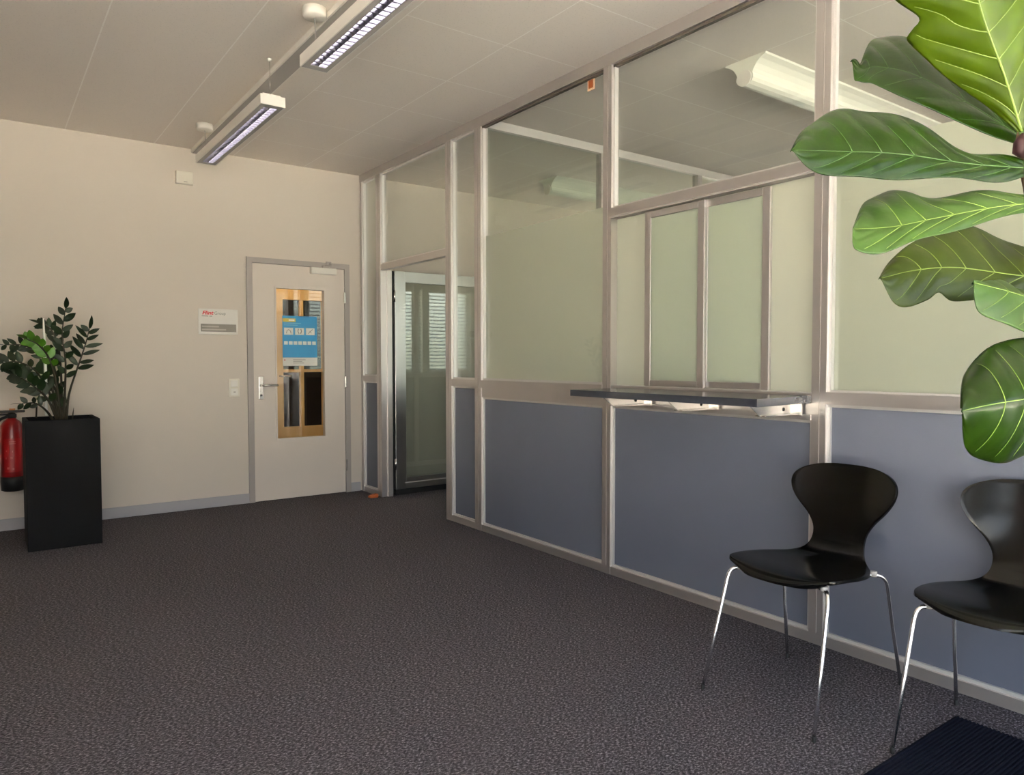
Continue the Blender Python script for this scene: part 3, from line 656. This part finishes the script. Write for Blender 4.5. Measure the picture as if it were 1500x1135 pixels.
m = MB(); bp_ = at(1499,216,1.015); m.lathe([(.004,-.014),(.013,-.006),(.012,.008),(.003,.020)], bp_, 14); m.build('leaf_bud', M_['bud'], o)
_pc = {}
def prof_eval(prof, s):
    key = tuple(prof)
    if key not in _pc: _pc[key] = [(q.x, max(.005, q.y)) for q in catmull([(a, b, 0) for a, b in prof], 6)]
    prof = _pc[key]
    for (a, x), (b, y) in zip(prof, prof[1:]):
        if s <= b: t = (s-a)/(b-a) if b > a else 0; return x+(y-x)*t
    return prof[-1][1]
FID = [(0,.06),(.06,.24),(.2,.42),(.35,.56),(.5,.74),(.66,.95),(.78,1.0),(.88,.86),(.95,.56),(1,.02)]
def fig_leaf(spine, wl, wr, mt, veinm='vein', pl=FID, pr=FID, cup=.12, wave=.02, nlat=6, petiole=None, flip=False, dome=0.0, vr=.0008):
    """spine: [(px,py,depth)...] base to tip; wl / wr: half width vectors (dpx,dpy,ddepth) either side"""
    sp = catmull([at(*q) for q in spine], 10); n = len(sp)-1
    ref = spine[len(spine)//2]
    def vec(wv): return at(ref[0]+wv[0], ref[1]+wv[1], ref[2]+wv[2]) - at(*ref)
    VL, VR = vec(wl), vec(wr); NS, NT = 72, 18
    ph = R_.uniform(0,6)
    def P(s, t, lift=0):
        x = s*n; i = min(int(x), n-1); c = sp[i].lerp(sp[i+1], x-i)
        V = VL if t < 0 else VR; wd = prof_eval(pl if t < 0 else pr, s); a = abs(t)
        tn = (sp[min(i+2,n)]-sp[max(i-1,0)]).normalized(); nr = tn.cross(V).normalized() * (1 if t >= 0 else -1)
        if nr.dot(FW) > 0: nr = -nr                    # towards the lens side
        L = V.length*wd
        q = c + V*(wd*a) + nr*lift + nr*(cup*L*a*a*-1)
        q += nr*(wave*1.8*V.length*a*a*math.sin(s*17+ph+(2 if t<0 else 0))) + nr*(dome*V.length*math.sin(math.pi*s))
        # swelling between the lateral veins
        q += nr*(.075*V.length*a*(1-a)*1.3*(abs(math.sin((s-.20*a**1.15-.06)/.78*nlat*math.pi))))
        return q
    m = MB(); m.grid([[P(i/NS, -1+2*j/(2*NT)) for j in range(2*NT+1)] for i in range(NS+1)])
    bmn = m.bm; bmn.normal_update()
    av = sum((f.normal for f in bmn.faces), Vector())
    if (av.dot(FW) > 0) != flip: bmesh.ops.reverse_faces(bmn, faces=bmn.faces[:])
    lf = m.build('leaf', M_[mt], o, fixn=False)
    md = lf.modifiers.new('thickness', 'SOLIDIFY'); md.thickness = .0009; md.offset = 0
    m = MB(); m.tube([P(i/NS, 0, .0003) for i in range(NS)], [max(.0005, vr*1.7*(1-.75*i/NS)) for i in range(NS)], 6); m.build('midrib', M_[veinm], lf)
    m = MB()
    for k in range(nlat):
        s0 = .06 + .78*k/nlat
        for sg in (-1,1):
            pts = [P(min(.985, s0+.20*tt**1.15), sg*tt, .0008) for tt in [q/9*.88 for q in range(10)] if s0+.20*tt**1.15 < .97]
            m.tube(pts, [vr*.8*(1-.6*q/9) for q in range(len(pts))], 5)
    m.build('lateral_vein', M_[veinm], lf)
    if petiole:
        m = MB(); m.tube([at(*q) for q in petiole] + [sp[0]], .0034, 8); m.build('petiole', M_['veind'], lf)
    return lf
D = 1.0
# top young leaf, underside to the lens
fig_leaf([(1496,192,1.02),(1470,108,.99),(1442,32,.96),(1420,-50,.93),(1404,-120,.92)], (-125,25,.05), (120,-50,.04), 'figy', 'vein',
         [(0,.05),(.1,.26),(.2,.50),(.29,.68),(.37,.80),(.44,.90),(.48,.93),(.52,.82),(.57,.70),(.68,.92),(.82,1),(.92,.7),(1,.02)], [(0,.06),(.08,.3),(.25,.6),(.45,.85),(.7,1),(.9,.7),(1,.02)], .10, .02, 6, [(1501,214,1.03)], True, 0, .0011)
# leaf behind it, tip curling at the left
fig_leaf([(1494,200,1.05),(1420,153,1.08),(1340,110,1.10),(1285,98,1.12),(1264,102,1.12),(1247,90,1.12)], (0,30,-.03), (5,-62,.05), 'fig', 'veind',
         [(0,.3),(.3,1),(.6,.75),(.8,.45),(.9,.5),(1,.02)], [(0,.2),(.2,.8),(.5,1),(.68,.78),(.78,.46),(.85,.10),(.92,.22),(1,.02)], .15, .02, 5, [(1502,218,1.04)])
# big dark leaf reaching left
fig_leaf([(1500,246,1.02),(1420,240,.99),(1320,226,.95),(1235,222,.92),(1160,220,.90)], (0,56,-.02), (6,-72,.07), 'fig', 'veind',
         [(0,.25),(.1,.4),(.3,.42),(.5,.62),(.68,.62),(.82,.56),(.92,.35),(1,.02)], [(0,.15),(.12,.25),(.26,.34),(.42,.7),(.55,.98),(.66,1),(.82,.88),(.92,.62),(.97,.42),(1,.02)], .1, .02, 6, [(1508,262,1.03)])
# mid green folded leaf
fig_leaf([(1545,296,1.02),(1470,302,.98),(1380,318,.95),(1310,332,.93),(1249,336,.92)], (-8,36,-.04), (4,-62,.07), 'figm', 'vein',
         [(0,.2),(.2,.4),(.4,.55),(.6,.68),(.78,.82),(.92,.75),(.97,.5),(1,.02)], [(0,.1),(.15,.35),(.35,.50),(.55,.66),(.70,.88),(.80,1.02),(.90,.90),(.96,.66),(1,.02)], .12, .02, 6, [(1518,300,1.03)])
# olive leaf beneath
fig_leaf([(1560,412,1.10),(1480,402,1.09),(1400,392,1.08),(1340,396,1.07),(1289,408,1.06)], (6,48,-.02), (0,-66,.04), 'figo', 'vein',
         [(0,.3),(.2,.6),(.38,.85),(.52,.95),(.60,.72),(.68,.92),(.80,1.0),(.9,.75),(1,.02)], [(0,.3),(.2,.8),(.4,1),(.6,.95),(.75,.66),(.86,.48),(.94,.3),(1,.02)], .1, .03, 6, [(1514,430,1.04)], True)
# bluish glossy leaf seen nearly edge on
fig_leaf([(1600,470,.98),(1540,448,.95),(1480,428,.92),(1425,414,.90)], (-6,46,-.02), (0,-22,.12), 'figm', 'vein',
         [(0,.4),(.3,.9),(.55,1),(.75,.9),(.9,.75),(.97,.4),(1,.02)], [(0,.3),(.4,.8),(.7,1),(.9,.6),(1,.02)], .1, .02, 5, [(1520,470,1.03)])
# big glossy lowest leaf
fig_leaf([(1590,572,.90),(1530,582,.86),(1470,592,.83),(1408,602,.82)], (4,92,.03), (4,-102,.06), 'fig', 'vein',
         [(0,.3),(.25,.8),(.45,1),(.65,1),(.84,.86),(.94,.64),(.98,.36),(1,.05)], [(0,.3),(.25,.85),(.45,1),(.65,.98),(.82,.86),(.94,.60),(.98,.34),(1,.05)], .22, .015, 5, [(1520,620,1.03)], False, .06)
for q in ((1640,150,1.15),(1650,330,1.2),(1660,520,1.1)):        # leaves on the far side of the trunk
    fig_leaf([(1516,q[1]+40,1.05),(1560,q[1]+20,1.08),(1610,q[1]+5,1.12),q], (0,60,.02), (0,-60,.05), 'fig', 'veind', petiole=[(1508,q[1]+60,1.04)])

# ------------------------------------------------------------------ daylight, camera
wd = bpy.data.worlds.new('sky'); S.world = wd; wd.use_nodes = True; nt = wd.node_tree
bg = nt.nodes['Background']; tc = nt.nodes.new('ShaderNodeTexCoord'); sp = nt.nodes.new('ShaderNodeSeparateXYZ'); nt.links.new(tc.outputs['Generated'], sp.inputs[0])
cr = nt.nodes.new('ShaderNodeValToRGB'); e = cr.color_ramp.elements; e[0].position=.0; e[0].color=(.55,.55,.48,1); e[1].position=1; e[1].color=(.42,.58,.95,1)
x = e.new(.14); x.color=(1.0,1.02,1.05,1); x = e.new(.45); x.color=(.62,.76,1.0,1)
nt.links.new(sp.outputs[2], cr.inputs[0]); nt.links.new(cr.outputs[0], bg.inputs[0]); bg.inputs[1].default_value = 3.0
sun = bpy.data.lights.new('sun', 'SUN'); sun.energy = 104; sun.color = (1,.965,.92); sun.angle = .01
so = bpy.data.objects.new('sun', sun); COL.objects.link(so); so.rotation_euler = (math.radians(-38),0,math.radians(12))   # high sun from behind the building
def portal(name, loc, rot, sx, sy):
    l = bpy.data.lights.new(name, 'AREA'); l.shape='RECTANGLE'; l.size=sx; l.size_y=sy; l.cycles.is_portal = True
    ob = bpy.data.objects.new(name, l); COL.objects.link(ob); ob.location = loc; ob.rotation_euler = rot
portal('hall_window_light', ((HG[0]+HG[1])/2, YF-.13, (HG[2]+HG[3])/2), (math.pi/2,0,0), HG[1]-HG[0], HG[3]-HG[2])
for a, b in OW: portal('office_window_light', ((a+b)/2, YF-.15, sum(OZ)/2), (math.pi/2,0,0), b-a, OZ[1]-OZ[0])
portal('side_window_light', (XL-.16,-6.35,1.31), (math.pi/2,0,-math.pi/2), 1.6, 2.38)
portal('added_window_portal', (XE+.16,-.95,1.6), (math.pi/2,0,math.pi/2), 1.5, 2.0)  # sky portal of the added corridor window
cd = bpy.data.cameras.new('camera'); co = bpy.data.objects.new('camera', cd); COL.objects.link(co); S.camera = co
cd.sensor_fit='HORIZONTAL'; cd.sensor_width=36; cd.lens = F_PX*36/1500; cd.clip_start=.05
rm = Matrix((RT, UP, -FW)).transposed().to_4x4(); rm.translation = CAM; co.matrix_world = rm
S.view_settings.view_transform='Standard'; S.view_settings.look='None'; S.view_settings.gamma=1; S.view_settings.use_curve_mapping=False
S.view_settings.exposure = 1.36
S.cycles.max_bounces = 14; S.cycles.diffuse_bounces = 7; S.cycles.glossy_bounces = 6; S.cycles.transparent_max_bounces = 24; S.cycles.transmission_bounces = 8
S.cycles.caustics_reflective = False; S.cycles.sample_clamp_indirect = 6
